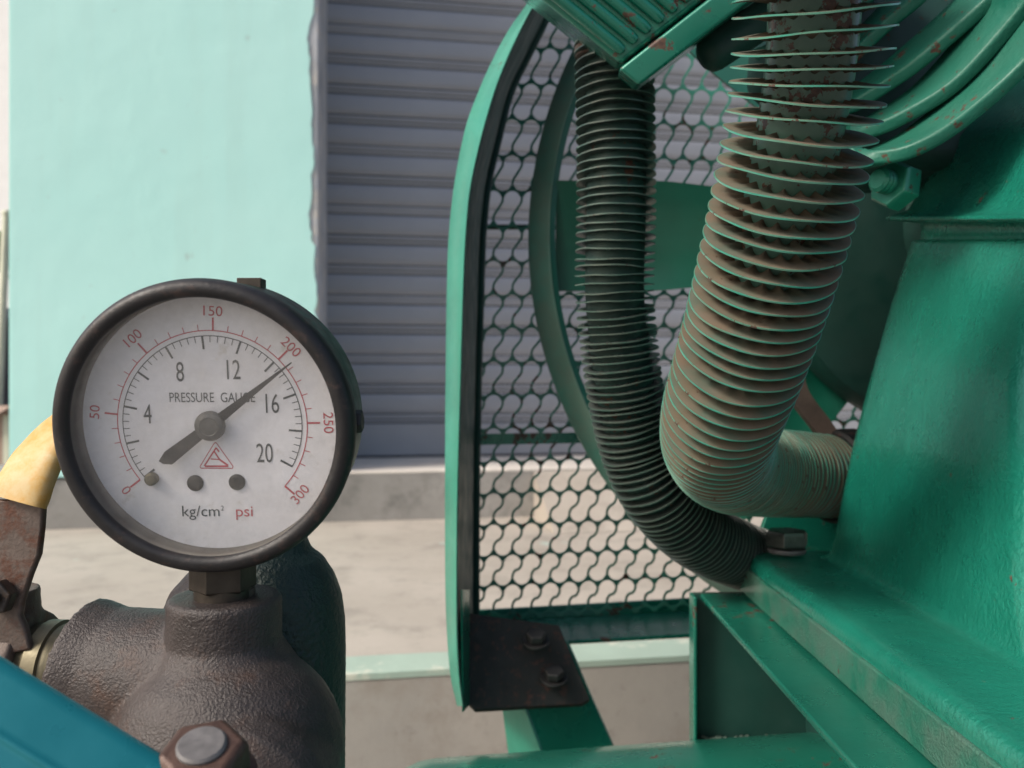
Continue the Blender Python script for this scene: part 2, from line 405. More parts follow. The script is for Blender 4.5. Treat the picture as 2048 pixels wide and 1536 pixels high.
c0 = P(0, 700, 4.4); t.location = Vector((c0.x, c0.y, 0)); gz = H + (768 - 610) / FPX * 4.4
mk('bin_body', *loft([rrect(c0.x - .22, c0.x + .16, c0.y - .2, c0.y + .2, .05, 0), rrect(c0.x - .27, c0.x + .20, c0.y - .25, c0.y + .25, .05, gz - .12)]), M['charcoal'], t)
mk('bin_lid', *loft([rrect(c0.x - .28, c0.x + .21, c0.y - .26, c0.y + .26, .05, gz - .118), rrect(c0.x - .28, c0.x + .21, c0.y - .26, c0.y + .26, .05, gz - .09), rrect(c0.x - .2, c0.x + .14, c0.y - .2, c0.y + .2, .05, gz - .03)]), M['charcoal'], t)
c0 = P(-2, 880, 3.0)
t = empty('cardboard_box', Vector((c0.x, c0.y, H + FLR)), 'brown cardboard box standing low at the far left behind the yellow grip', 'box')
h_ = (768 - 815) / FPX * 3.0
mk('box_side', *box(Vector((c0.x - .25, c0.y, 0)), (.29, 0, 0), (0, .25, 0), (0, 0, H + h_)), M['board'], t, False, .004)
mk('flap', *box(Vector((c0.x - .25, c0.y - .06, H + h_ - .02)), (.29, 0, 0), (0, .07, .024), (0, 0, .003)), M['board'], t, False)
mk('tape', *box(Vector((c0.x + .015, c0.y - .001, .002)), (.02, 0, 0), (0, .001, 0), (0, 0, H + h_ - .03)), M['cream'], t, False)
t = empty('sky_backdrop', P(-150, 768, 14), 'added white house wall far away beyond the mint pillar at far left', 'backdrop')  # block added to give a white strip in place of the overcast sky
c0 = P(-150, 768, 14); t.location = Vector((c0.x, c0.y, 0))
mk('wall', *box(Vector((c0.x - 6, c0.y, 0)), (7.8, 0, 0), (0, 4, 0), (0, 0, 11)), M['white'], t, False)
mk('backdrop_top', *prism([Vector((c0.x - 6.3, c0.y - .4, 11.003)), Vector((c0.x - 6.3, c0.y + 4.4, 11.003)), Vector((c0.x - 6.3, c0.y + 2, 12.5))], (8.3, 0, 0)), M['board'], t, False)

# ------------------------------------------------------------------ belt guard
GN, GF = .60, .80     # near and far depth of the guard band
near = [(1150, -60), (1112, -30), (1071, 7), (1034, 75), (1003, 146), (983, 203), (960, 286), (940, 382), (931, 482), (926, 600), (921, 782), (916, 948), (914, 1100), (914, 1250), (918, 1345), (926, 1412)]
outer = [(1150, -100), (1100, -55), (1056, 5), (1016, 62), (980, 130), (957, 183), (931, 255), (909, 365), (898, 465), (894, 560), (891, 782), (890, 948), (890, 1100), (892, 1230), (900, 1345), (914, 1412)]
far = [(1180, -60), (1140, -25), (1101, 15), (1078, 60), (1049, 118), (1017, 186), (992, 282), (973, 365), (962, 465), (957, 600), (952, 782), (949, 948), (948, 1100), (948, 1215), (948, 1300), (950, 1380)]
def interp(lst, n=4):
    return [(v.x, v.y) for v in smooth_path([(x, y, 0) for x, y in lst], n)]
near, outer, far = interp(near), interp(outer), interp(far)
guard = empty('belt_guard', P(1150, 1500, .72), 'green sheet metal belt guard with a wavy perforated mesh behind the flywheel', 'belt guard')
rings = []
for (a, b), (c, d), (e, f) in zip(near, outer, far):
    pn, po, pf = P(a, b, GN), P(c, d, GN + .022), P(e, f, GF)
    t_ = .0016
    rings.append([po, pn + Vector((-.0004, 0, 0)), pn + Vector((.0006, .0003, 0)), pf, pf + Vector((-t_, 0, t_ * .3)), pn + Vector((-t_ * .6, .0028, 0)), po + Vector((0, t_, 0))])
g = loft(rings)
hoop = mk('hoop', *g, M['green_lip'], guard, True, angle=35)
hoop.data.materials.append(M['green_dark_shade'])  # inner faces of the hoop get the darker green as painted shade
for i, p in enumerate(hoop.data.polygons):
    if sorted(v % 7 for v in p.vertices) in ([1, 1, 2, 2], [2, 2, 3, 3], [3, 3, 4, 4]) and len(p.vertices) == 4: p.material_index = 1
# rim angle strip inside the far edge that carries the mesh
rp = [P(x + 3, y, GF - .004) for x, y in far]
mk('mesh_edging', *tube(rp, .0042, 8), M['green_dark_shade'], guard)
# wavy perforated sheet: one pressed panel
rows = [-55, 18, 91, 164, 237, 309, 381, 453, 522, 590, 657, 724, 791, 858, 924, 988, 1051, 1113, 1173, 1232]
MP = 37.9
def meshpanel():
    V, F = [], []
    th = px2m(1.6, GF)
    def ribbon(pts, w):
        k0 = len(V); n = len(pts)
        for i, p in enumerate(pts):
            a = pts[max(i - 1, 0)]; b = pts[min(i + 1, n - 1)]; t = (b - a); t = Vector((t.x, 0, t.z)).normalized(); s = Vector((-t.z, 0, t.x)) * (w[i] if isinstance(w, list) else w)
            V.extend([p + s, p - s, p - s + Vector((0, .0012, 0)), p + s + Vector((0, .0012, 0))])
        for i in range(n - 1):
            for k in range(4):
                m = (k + 1) % 4; F.append((k0 + 4 * i + k, k0 + 4 * i + m, k0 + 4 * i + 4 + m, k0 + 4 * i + 4 + k))
    def inside(x, y):
        if x > 2000: return False
        best = min(far, key=lambda q: abs(q[1] - y)); return x > best[0] - 8
    def skew(x, y): return y - (x - 960) * (y - 600) * .000085
    x0 = 930
    RC, HP, GH = 15.7, MP / 2, 11.0
    for r, yr in enumerate(rows):
        NS = 24; k0 = len(V); cnt = 0
        for i in range(int((2000 - x0) / MP * NS)):
            x = x0 + i * MP / NS
            if not inside(x, yr): continue
            dc = ((x - x0 + HP) % MP) - HP          # distance to the cup centre above (a strand starts below it)
            da = ((x - x0) % MP) - HP               # distance to the arch centre below (a strand ends above it)
            T = yr - 15.4 + math.sqrt(max(0, RC * RC - dc * dc)) if abs(dc) < RC else yr - 15.4
            B = yr + 15.4 - math.sqrt(max(0, RC * RC - da * da)) if abs(da) < RC else yr + 15.4
            T = max(T, yr - GH); B = min(B, yr + GH)
            if B - T < 3.2: m_ = (B + T) / 2; T, B = m_ - 1.6, m_ + 1.6
            a = P(x, skew(x, T), GF); b = P(x, skew(x, B), GF); dv = Vector((0, .0012, 0))
            V.extend([a, b, b + dv, a + dv]); cnt += 1
        for i in range(cnt - 1):
            for k in range(4):
                m = (k + 1) % 4; F.append((k0 + 4 * i + k, k0 + 4 * i + m, k0 + 4 * i + 4 + m, k0 + 4 * i + 4 + k))
        if r + 1 < len(rows):
            yn = rows[r + 1]
            for j in range(int((2000 - x0) / MP) + 1):
                xs = x0 + j * MP
                if not (inside(xs - 12, yr) and inside(xs - 12, yn)): continue
                ya, yb = yr + 15.4, yn - 15.4; dy = yb - ya; dist = math.hypot(HP, dy); R_ = min(HP, dist / 2)
                al = math.acos(min(1, 2 * R_ / dist)); be = math.atan2(dy, HP) - al
                pl = [(xs, yr + 6), (xs, yr + 11)]
                pl += [(xs - HP + R_ * math.cos(be * q / 6) + (HP - R_), ya + R_ * math.sin(be * q / 6)) for q in range(7)]
                pl += [(xs + R_ * math.cos(math.pi + be * (1 - q / 6)) - (HP - R_), yb + R_ * math.sin(math.pi + be * (1 - q / 6))) for q in range(7)]
                pl += [(xs - HP, yn - 11), (xs - HP, yn - 6)]
                jx = random.uniform(-.4, .4)
                ribbon([P(x + jx, skew(x, y), GF) + Vector((0, .0001, 0)) for x, y in pl], px2m(2.35, GF))
    return V, F
mk('mesh_panel', *meshpanel(), M['green_mesh'], guard, True, angle=50)
mk('brace', *merge(pp([(950, 868), (1500, 860), (1500, 880), (950, 890)], GF + .002, (0, .004, 0))), M['green'], guard, False)
mk('brace', *merge(pp([(962, 449), (1500, 449), (1500, 458), (962, 458)], GF + .002, (0, .004, 0))), M['green_dark_shade'], guard, False)
# bottom angle of the guard
mk('bottom_rail', *merge(pp([(935, 1222), (1500, 1190), (1500, 1262), (935, 1300)], GF + .004, (0, .004, 0)), pp([(1000, 1288), (1480, 1262), (1480, 1270), (1000, 1297)], GF - .07, (0, .072, 0))), M['green'], guard, False, .0008)
# grimy foot plate with two bolts
fp = mk('foot_plate', *prism([P(932, 1225, .66), P(1118, 1250, .66), P(1180, 1398, .645), P(1165, 1408, .645), P(950, 1420, .63), P(932, 1402, .63)], (0, .002, -.003)), M['grime'], guard, True, .0008)
mk('side_plate', *prism([P(921, 1180, GN + .004), P(936, 1180, GN + .03), P(936, 1410, GN + .03), P(924, 1424, GN + .004)], (.0012, .0006, 0)), M['green'], guard, False)
for bx, by in ((1072, 1284), (1108, 1358)):
    c = P(bx, by, .640)
    mk('bolt', *merge(lathe([(.0105, 0), (.0105, .0018)], c, (0, -.35, 1), 24), hexnut(c + Vector((0, -.0007, .002)), (0, -.35, 1), .0080, .0065, random.random())), M['dark_hole'], guard, True, .0004)
# leg: angle iron down to the tank
mk('leg', *prism([P(1040, 1400, .665), P(1110, 1262, .68), P(1136, 1286, .68), P(1245, 1535, .67), P(1098, 1550, .65)], (.001, .004, 0)), M['green'], guard, False, .0008)
mk('leg', *prism([P(1002, 1400, .71), P(1043, 1400, .664), P(1100, 1552, .649), P(1025, 1575, .69)], (.003, .003, 0)), M['green_lip'], guard, False, .0008)

# ------------------------------------------------------------------ flywheel with fan blades
WC, WD, WR = P(1922, 470, .66), .66, .3427
fw = empty('flywheel', WC, 'large green flywheel with broad fan blades turning inside the mesh guard', 'flywheel')
prof = [(WR - .0145, -.001), (WR - .002, .0115), (WR + .001, .016), (WR + .001, .024), (WR - .002, .030), (WR - .016, .030), (WR - .0170, .004), (WR - .0160, -.001)]
V, F = lathe(prof + [prof[0]], WC, (0, 1, 0), 200, False)
mk('rim', V, F, M['green_rim'], fw, True, angle=30)
mk('rim_band', *lathe([(WR - .020, .001), (WR - .0165, -.0015), (WR - .0155, -.0025), (WR - .0150, .002), (WR - .020, .006), (WR - .020, .001)], WC, (0, 1, 0), 200, False), M['green_wheel'], fw, True, angle=30)
for k in range(8):
    a = R(180 - 45 * k); dr = Vector((math.cos(a), 0, math.sin(a))); nr = Vector((-math.sin(a), 0, math.cos(a)))
    rg = []
    for i in range(13):
        q = i / 12; r = .10 + (WR - .021 - .10) * q; wv = .028 + .015 * min(1, q * 1.6); tw = R(10)
        sec = []
        for j in range(7):
            e = -1 + j / 3; off = dr * r + nr * (e * wv) + Vector((0, .006 + e * wv * math.sin(tw) + .006 * (1 - e * e), 0)); sec.append(WC + off)
        rg.append(sec + [p + Vector((0, .003, 0)) for p in reversed(sec)])
    mk('blade', *loft(rg), M['green_wheel'], fw, True, angle=40)
mk('hub', *lathe([(.03, -.07), (.055, -.07), (.058, -.05), (.06, -.03), (.12, -.028), (.155, -.020), (.160, -.01), (.160, .003), (.05, .004)], WC, (0, 1, 0), 96), M['green_dark_shade'], fw)
for k in range(3):
    y_ = .585 + k * .017
    pts = smooth_path([P(1585, 700, y_), P(1592, 780, y_), P(1640, 850, y_), P(1700, 935, y_), P(1780, 1040, y_)], 6)
    mk('belt', *tube(pts, 0, sect=[(-.006, -.0065), (.006, -.0045), (.006, .0045), (-.006, .0065)]), M['belt'], fw, False)

# ------------------------------------------------------------------ air tank under everything
tank = empty('air_tank', P(1500, 1600, .58), 'dark green air tank whose rounded top crosses the bottom edge of the picture', 'air tank')
tz = -.230; tr = .17
prof = []
for i in range(13):
    t_ = i / 12 * math.pi / 2; prof.append((tr * math.sin(t_) + .0004, -.09 * math.cos(t_)))
prof += [(tr, .3), (tr, .7)]
mk('shell', *lathe(prof, Vector((-.04, .492, H + tz - tr - .008)), (1, .0, .07), 96), M['green'], tank)
wb = []
for i in range(60):
    x = 1385 + i * 5.5; c = P(x, 1478 - (x - 1385) * .012 + random.uniform(-4, 5), .562)
    wb.append(lathe([(.0008, -.001), (.0022, 0), (.0008, .0012)], c, (0, 0, 1), 6))
mk('weld_bead', *merge(*wb), M['green_dark_shade'], tank)

# ------------------------------------------------------------------ base rail
rail = empty('base_rail', P(1600, 1400, .45), 'green channel rail running under the crankcase flange towards the viewer', 'base rail')
Z = lambda z: H + z
mk('top_plate', *box((.128, .10, Z(-.1465)), (.10, 0, 0), (0, .4655, 0), (0, 0, .004)), M['green'], rail, True, .0012)
mk('end_plate', *box((.1236, .5655, Z(-.32)), (.20, 0, 0), (0, .004, 0), (0, 0, .1775)), M['green_dark_shade'], rail, True, .0008)  # shade below the top plate is put into this darker colour, web too
mk('end_flange', *box((.1215, .555, Z(-.32)), (.0024, 0, 0), (0, .0145, 0), (0, 0, .1773)), M['green'], rail, True, .0008)
mk('web', *box((.200, .10, Z(-.30)), (.004, 0, 0), (0, .465, 0), (0, 0, .1535)), M['green_dark_shade'], rail, True)
mk('gusset', *pp([(1545, 1000), (1720, 1000), (1720, 1110), (1505, 1110)], .62, (0, .006, 0)), M['green'], rail, False, .0008)

# ------------------------------------------------------------------ crankcase with cooling fins
cc = empty('crankcase', Vector((.3, .44, Z(-.141))), 'green cast crankcase with rough glossy enamel bolted to the rail at right', 'crankcase')
st = [(-.1415, .157, .14, .566, .006), (-.1400, .1562, .14, .567, .006), (-.120, .1565, .14, .567, .007), (-.1158, .1578, .141, .566, .008), (-.1137, .1602, .143, .564, .009), (-.1128, .1635, .146, .561, .010), (-.1128, .1670, .150, .560, .012), (-.1127, .1985, .300, .5530, .018), (-.1125, .2005, .304, .5523, .02),
      (-.1115, .2025, .308, .5515, .02), (-.1095, .2040, .311, .5508, .021), (-.1060, .2052, .314, .5502, .022), (-.100, .2062, .317, .5495, .023), (-.08, .2088, .325, .548, .024), (-.04, .2150, .334, .545, .026), (0, .2220, .343, .5405, .03), (.05, .2335, .350, .535, .03),
      (.090, .2430, .360, .529, .03), (.0915, .2430, .360, .529, .03), (.0925, .2445, .361, .528, .03), (.0935, .2475, .363, .526, .03), (.1035, .2475, .363, .526, .03), (.1045, .2400, .352, .531, .03), (.1052, .2315, .3475, .5355, .03), (.1075, .2308, .3475, .5365, .03), (.109, .2330, .350, .534, .03), (.112, .2400, .357, .527, .03), (.125, .246, .365, .523, .03), (.16, .254, .38, .51, .03), (.20, .28, .40, .50, .03)]
def shear(p):
    z = p.z - H; t = max(0, min(1, (z - .01) / .075)); t = t * t * (3 - 2 * t)
    return Vector((p.x, p.y, H + z * (1 + t * (p.y / .535 - 1))))
V, F = loft([rrect(x0, .62, y0, y1, r, Z(z), 10) for z, x0, y0, y1, r in st])
body = mk('casting', [shear(v) for v in V], F, M['green_cast'], cc, True, 'wn')
# dusty side face of the flange
mk('flange_edge', *loft([rrect(.1548, .60, .1385, .5685, .006, Z(z), 8) for z in (-.1405, -.122)]), M['green_flange'], cc, True, .0012)
c = P(1573, 1118, .545); c.z = Z(-.1105)
fb = mk('flange_bolt', *hexnut(c + Vector((0, 0, .0035)), (0, 0, 1), .0142, .0110, .1), M['bolt'], cc, True, .0004)
mk('washer', *lathe([(.0118, 0), (.0123, .0008), (.0123, .0020), (.0118, .0028)], c, (0, 0, 1), 40), M['zinc'], fb)
# stud and nut on the shoulder
ax = Vector((-.85, -.45, .12)).normalized(); c = P(1806, 376, .45)
nb = mk('shoulder_nut', *hexnut(c, ax, .0135, .012, .5), M['bolt_green'], cc, True, .0005)
mk('stud', *lathe([(.0062, 0), (.0066, .003), (.0060, .0045), (.0066, .006), (.0060, .0075), (.0066, .009), (.0050, .0105)], c + ax * .0105, ax, 28), M['bolt_green'], nb)
# curved cooling fins of the slanted cylinder
curves = [[(1712, 284, .432), (1722, 303, .428), (1757, 314, .422), (1830, 300, .412), (1921, 248, .402), (2048, 139, .388), (2170, 0, .37)],
          [(1700, 262, .440), (1740, 262, .436), (1811, 234, .426), (1921, 164, .412), (2048, 25, .395), (2110, -60, .38)],
          [(1692, 216, .448), (1720, 206, .446), (1780, 168, .438), (1848, 120, .428), (1987, 0, .412), (2050, -70, .40)],
          [(1650, 168, .458), (1700, 122, .454), (1775, 51, .446), (1837, 0, .438), (1900, -60, .43)],
          [(1600, 125, .470), (1650, 85, .466), (1720, 15, .458), (1780, -50, .45)],
          [(1560, 90, .482), (1600, 50, .478), (1660, -15, .470), (1720, -80, .46)]]
for cv in curves:
    pts = smooth_path([P(*q) for q in cv], 10); t_ = .0036; rg = []
    for i, p in enumerate(pts):
        a = pts[max(i - 1, 0)]; b = pts[min(i + 1, len(pts) - 1)]; T = (b - a).normalized(); B = Vector((-.15, .93, .17)).normalized(); NN = T.cross(B).normalized()
        rg.append([p + B * bb + NN * nn for bb, nn in ((.034, t_ * 1.35), (.008, t_ * 1.08), (.0016, t_), (.0004, t_ * .82), (0, t_ * .5), (0, -t_ * .5), (.0004, -t_ * .82), (.0016, -t_), (.008, -t_ * 1.08), (.034, -t_ * 1.35))])
    mk('cooling_fin', *loft(rg), M['green_fin_cast_shade'], cc, True, angle=50)
mk('barrel', *pp([(1585, -160), (2350, -160), (2350, 260), (2000, 330), (1800, 330), (1735, 300), (1690, 250), (1640, 160), (1560, 100)], .470, (.0, .08, 0)), M['green_dark_shade'], cc, True, .01)  # dark slab that paints the shade seen between the fins

# ------------------------------------------------------------------ slanted cylinder head (top)
hd = empty('cylinder_head', P(1290, 60, .44), 'slanted green cylinder head with parallel ribs at the top of the picture', 'cylinder head')
D = .42
e1 = Vector((-.79, -.09, .6)).normalized(); e2 = Vector((.82, -.25, .57)).normalized(); e3 = e1.cross(e2).normalized()
if e3.y < 0: e3 = -e3
Q = P(1243, 127, D)
mk('cover', *box(Q + e3 * .004, e1 * .14, e2 * .14, e3 * .09), M['green'], hd, True, .003)
mk('joint_plate', *box(Q - e1 * .0012 + e2 * -.003, -e1 * .0135, e2 * .15, e3 * .095), M['green'], hd, True, .0018)
for i in range(9):
    p0 = Q + e2 * (.0055 + i * .0079) + e1 * .0045 + e3 * .0042
    pts = [p0, p0 + e1 * .0012 - e3 * .0012, p0 + e1 * .004 - e3 * .0018, p0 + e1 * .13 - e3 * .0018]
    mk('rib', *tube(pts, [.0008, .0026, .0030, .0030], 12), M['green'], hd)
mk('port_tube', *lathe([(.001, -.003), (.007, -.0025), (.0096, 0), (.0105, .004), (.0105, .09)], P(1415, 112, .46), (.815, .10, .56), 40), M['green_dark_shade'], hd)

# ------------------------------------------------------------------ finned cooling tubes
def fin_mesh(name, r0, r1, crimp, seed, mat, rimmat, thick=.00034, bend=0.):
    rnd = random.Random(seed); seg = 170; rr = [r0, r0 + (r1 - r0) * .08, r0 + (r1 - r0) * .18, r0 + (r1 - r0) * .3, r0 + (r1 - r0) * .5, r0 + (r1 - r0) * .72, r0 + (r1 - r0) * .975, r1]
    nC = 17; V = []; ph = rnd.random() * 6
    b1, b2, p1, p2 = bend * rnd.uniform(.4, 1), bend * rnd.uniform(.2, .6), rnd.random() * 6.28, rnd.random() * 6.28
    def zf(r, a):
        q = (r - r0) / (r1 - r0)
        cr = crimp * max(0, 1 - q / .62) ** 1.3 * (math.sqrt(math.cos(a * nC / 2 + ph) ** 2 + .02) * 2 - 1)
        return cr + q * q * (b1 * math.sin(2 * a + p1) + b2 * math.sin(5 * a + p2))
    for side in (1, -1):
        for r in rr:
            for i in range(seg):
                a = 2 * math.pi * i / seg; th = thick if r < r1 else thick * .9
                V.append((r * math.cos(a), r * math.sin(a), zf(r, a) + side * th))
    F = []; n = len(rr)
    for j in range(n - 1):
        for i in range(seg):
            k = (i + 1) % seg; F.append((j * seg + i, j * seg + k, (j + 1) * seg + k, (j + 1) * seg + i)); o_ = n * seg
            F.append((o_ + j * seg + k, o_ + j * seg + i, o_ + (j + 1) * seg + i, o_ + (j + 1) * seg + k))
    e = (n - 1) * seg
    for i in range(seg):
        k = (i + 1) % seg; F.append((e + i, e + k, n * seg + e + k, n * seg + e + i))
    me = bpy.data.meshes.new(name); me.from_pydata(V, [], F)
    bm = bmesh.new(); bm.from_mesh(me); bmesh.ops.recalc_face_normals(bm, faces=bm.faces); bm.to_mesh(me); bm.free()
    me.materials.append(mat); me.materials.append(rimmat); me.shade_smooth()
    for p in me.polygons:
        if (sum((me.vertices[i].co.xy.length for i in p.vertices)) / len(p.vertices)) > r0 + (r1 - r0) * .98: p.material_index = 1
    try: me.set_sharp_from_angle(angle=R(50))
    except Exception: pass
    return me
def finned(name, label, pts3, pipe_r, fin_r, spacing, mat, rimmat, pmat, crimp, seed, bend, wob):
    path = smooth_path([P(*q) for q in pts3], 24)
    root = empty(name, path[-1], label, 'cooling tube')
    mk('pipe', *tube(path[::4] + [path[-1]], pipe_r, 32), pmat, root)
    meshes = [fin_mesh('fin', pipe_r * .97, fin_r, crimp, seed + i, mat, rimmat, bend=bend) for i in range(7)]
    rnd = random.Random(seed); fr = frames(path); L = [0]
    for i in range(1, len(path)): L.append(L[-1] + (path[i] - path[i - 1]).length)
    s = .003; i = 0; total = L[-1]; base = root.location
    while s < total - .003:
        while L[i + 1] < s: i += 1
        t = (s - L[i]) / (L[i + 1] - L[i]); p = path[i].lerp(path[i + 1], t)
        x, y, z = fr[i]; z = z.lerp(fr[i + 1][2], t)
        z = (z + x * rnd.gauss(0, wob) + y * rnd.gauss(0, wob)).normalized()
        x = (x - z * x.dot(z)).normalized(); y = z.cross(x)
        m = Matrix((x, y, z)).transposed().to_4x4()
        m = m @ Matrix.Rotation(rnd.random() * 6.28, 4, 'Z')
        o = bpy.data.objects.new('fin', meshes[rnd.randrange(7)]); sc.collection.objects.link(o); o.parent = root
        o.matrix_local = Matrix.Translation(p - base) @ m
        s += spacing(s / total, rnd)
    return root
T1 = [(1630, -110, .2960), (1629, -20, .3020), (1623, 100, .3100), (1610, 200, .3168), (1593, 290, .3236), (1568, 400, .3335), (1538, 520, .3465), (1505, 640, .363), (1470, 750, .382), (1442, 835, .407), (1436, 892, .443), (1462, 928, .487), (1530, 943, .535), (1620, 950, .570), (1720, 955, .600)]
def sp1(q, rnd): return .0062 * (1 + rnd.uniform(-.12, .12)) if q < .55 else .0052 * (1 + rnd.uniform(-.08, .08))
finned('finned_cooling_tube', 'thick dusty finned cooling tube in front, bending down beside the crankcase', T1, .0165, .0292, sp1, M['green_fin'], M['green_fin_rim'], green('green_pipe_rusty', (.06, .20, .15), dust=.2, rust=.53, rough=.6, metal=0, dustall=.2), .0017, 11, .0004, .007)
T2 = [(1226, 20, .489), (1228, 110, .489), (1231, 250, .490), (1232, 420, .491), (1229, 580, .494), (1238, 690, .499), (1253, 800, .505), (1276, 900, .512), (1316, 985, .519), (1385, 1060, .54), (1470, 1106, .572), (1570, 1140, .62)]
def sp2(q, rnd): return (.0060 - .0018 * q / .45) * (1 + rnd.uniform(-.06, .06)) if q < .45 else .0041 * (1 + rnd.uniform(-.05, .05))
finned('finned_cooling_tube', 'slimmer dark grimy finned cooling tube hanging behind, left of the thick one', T2, .0175, .0235, sp2, M['green_fin_dark'], M['green_fin_dark_rim'], M['green_dark_shade'], .0004, 31, .0004, .012)
mk('end_collar', *lathe([(.0, -.003), (.031, -.003), (.033, -.001), (.033, .02), (.0, .02)], P(1664, 952, .583), (1, .45, 0), 48), M['grime'], cc)
mk('elbow_fitting', *lathe([(.009, -.010), (.0105, -.008), (.0105, .004), (.009, .006)], P(1186, 82, .490), (.1, 0, 1), 24), M['rust_steel'], hd)

# ------------------------------------------------------------------ cast iron valve body under the gauge
def remeshed(name, geo, mat, parent, vox=.0009, sm=6, label=None):
    o = mk(name, *geo, mat, parent, True, label=label)
    r = o.modifiers.new('remesh', 'REMESH'); r.mode = 'VOXEL'; r.voxel_size = vox; r.use_smooth_shade = True
    s = o.modifiers.new('smooth', 'SMOOTH'); s.factor = .5; s.iterations = sm
    tx = bpy.data.textures.new('casting_grain', 'CLOUDS'); tx.noise_scale = .0016; tx.noise_depth = 2
    d = o.modifiers.new('grain', 'DISPLACE'); d.texture = tx; d.strength = .00035; d.mid_level = .5; d.texture_coords = 'GLOBAL'
    return o
def ball(c, rx, ry, rz, seg=32):
    V, F = lathe([(math.sin(math.pi * i / 16) + 1e-4, -math.cos(math.pi * i / 16)) for i in range(17)], (0, 0, 0), (0, 0, 1), seg)
    c = Vector(c); return [c + Vector((v.x * rx, v.y * ry, v.z * rz)) for v in V], F
vb = empty('valve_body', P(440, 1640, .285), 'rough dark cast iron valve body carrying the pressure gauge', 'valve')
vd = .285
cb = P(450, 1290, vd)
k_ = vd / FPX
geo = merge(lathe([(.0190, -.006), (.0190, .0150), (.0185, .0165), (.0172, .0172)], cb, (0, 0, 1), 48),
            lathe([(.037, -.055), (.0388, -.038), (.0365, -.026), (.0305, -.0145), (.0245, -.007), (.0195, .001)], cb, (0, 0, 1), 48),
            ball(P(455, 1500, .28), .039, .034, .036),
            lathe([(.0240, .0), (.0238, .0015), (.0222, .010), (.0232, .020), (.0255, .045)], P(168, 1332, .297), (1, -.12, -.12), 48),
            lathe([(.018, 0), (.016, .02), (.009, .034)], P(395, 1310, .312), (.2, .3, 1), 24),
            lathe([(.010, -.005), (.022, -.003), (.028, .002), (.030, .009), (.029, .026)], P(452, 1640, .252), (.05, 1, .15), 40))
remeshed('body_casting', geo, M['cast_iron'], vb)
mk('thread_collar', *lathe([(.0100, -.002), (.0100, .0022), (.0088, .003), (.0092, .0038), (.0084, .0046), (.0088, .0055), (.0080, .0062), (.0080, .010)], cb + Vector((0, 0, .0172)), (0, 0, 1), 40), M['rust_steel'], vb)
bt = P(548, 1300, .335)
bp_ = [(.028, -.08), (.0285, .0), (.0282, .012), (.0268, .022), (.0240, .030), (.0195, .037), (.0150, .0405), (.0130, .045), (.0125, .06), (.010, .065)]
bo = empty('filter_bowl', P(548, 1640, .335), 'dark green round shouldered casting standing right behind the pressure gauge', 'filter bowl')
remeshed('bowl', lathe(bp_, bt, (0, 0, 1), 64), M['bottle_green'], bo, .0011, 4)
mk('top_plug', *hexnut(bt + Vector((0, 0, .064)), (0, 0, 1), .009, .006), M['brass_dark'], bo)

# ball valve with yellow grip
bv = empty('ball_valve', P(20, 1400, .30), 'rusty ball valve with a yellow grip lever at the left edge below the gauge', 'ball valve')
nip = P(172, 1335, .298)
mk('nipple', *lathe([(.0150, -.004), (.0150, .0065), (.0152, .007), (.0152, .009), (.0163, .0095), (.0163, .0145), (.0150, .016), (.0147, .03), (.018, .031), (.019, .05)], nip, (-1, .05, .02), 56), M['brass'], bv)
remeshed('valve_casting', merge(ball(P(-20, 1345, .305), .024, .022, .0235), lathe([(.021, 0), (.021, .02)], P(75, 1340, .30), (-1, 0, 0), 32), lathe([(.013, 0), (.012, .022)], P(5, 1300, .30), (0, 0, 1), 32)), M['rust_steel'], bv, .001, 4)
lev = [(-70, 1240), (-30, 1150), (-20, 1000), (86, 1000), (82, 1060), (76, 1110), (60, 1150), (42, 1205), (38, 1232), (48, 1255), (60, 1300), (-40, 1320)]
mk('lever', *pp(lev, .285, (.0005, .0028, 0)), M['rust_steel'], bv, True, .0009)
grip = smooth_path([P(36, 1003, .286), P(54, 960, .288), P(80, 912, .292), P(118, 866, .298), P(180, 815, .305)], 8)
sect = [(.0105 * math.copysign(abs(math.cos(a)) ** .6, math.cos(a)), .0042 * math.copysign(abs(math.sin(a)) ** .8, math.sin(a))) for a in [2 * math.pi * k / 28 for k in range(28)]]
def strip(pts, sect, wide=Vector((1, 0, .45))):
    V, F = [], []; n = len(sect)
    for i, p in enumerate(pts):
        a = pts[max(i - 1, 0)]; b = pts[min(i + 1, len(pts) - 1)]; T = (b - a).normalized(); x = (wide - T * wide.dot(T)).normalized(); y = T.cross(x)
        V += [p + x * u + y * v for u, v in sect]
    for i in range(len(pts) - 1):
        for k in range(n): m = (k + 1) % n; F.append((i * n + k, i * n + m, (i + 1) * n + m, (i + 1) * n + k))
    F.append(tuple(range(n))[::-1]); e = (len(pts) - 1) * n; F.append(tuple(range(e, e + n))); return V, F
mk('grip', *strip(grip, sect), M['yellow'], bv)
mk('lever_nut', *merge(hexnut(P(2, 1192, .284), (.1, -1, .1), .0062, .006), lathe([(.003, 0), (.003, .009)], P(2, 1192, .284), (.1, -1, .1), 16)), M['iron_smooth'], bv, True, .0003)

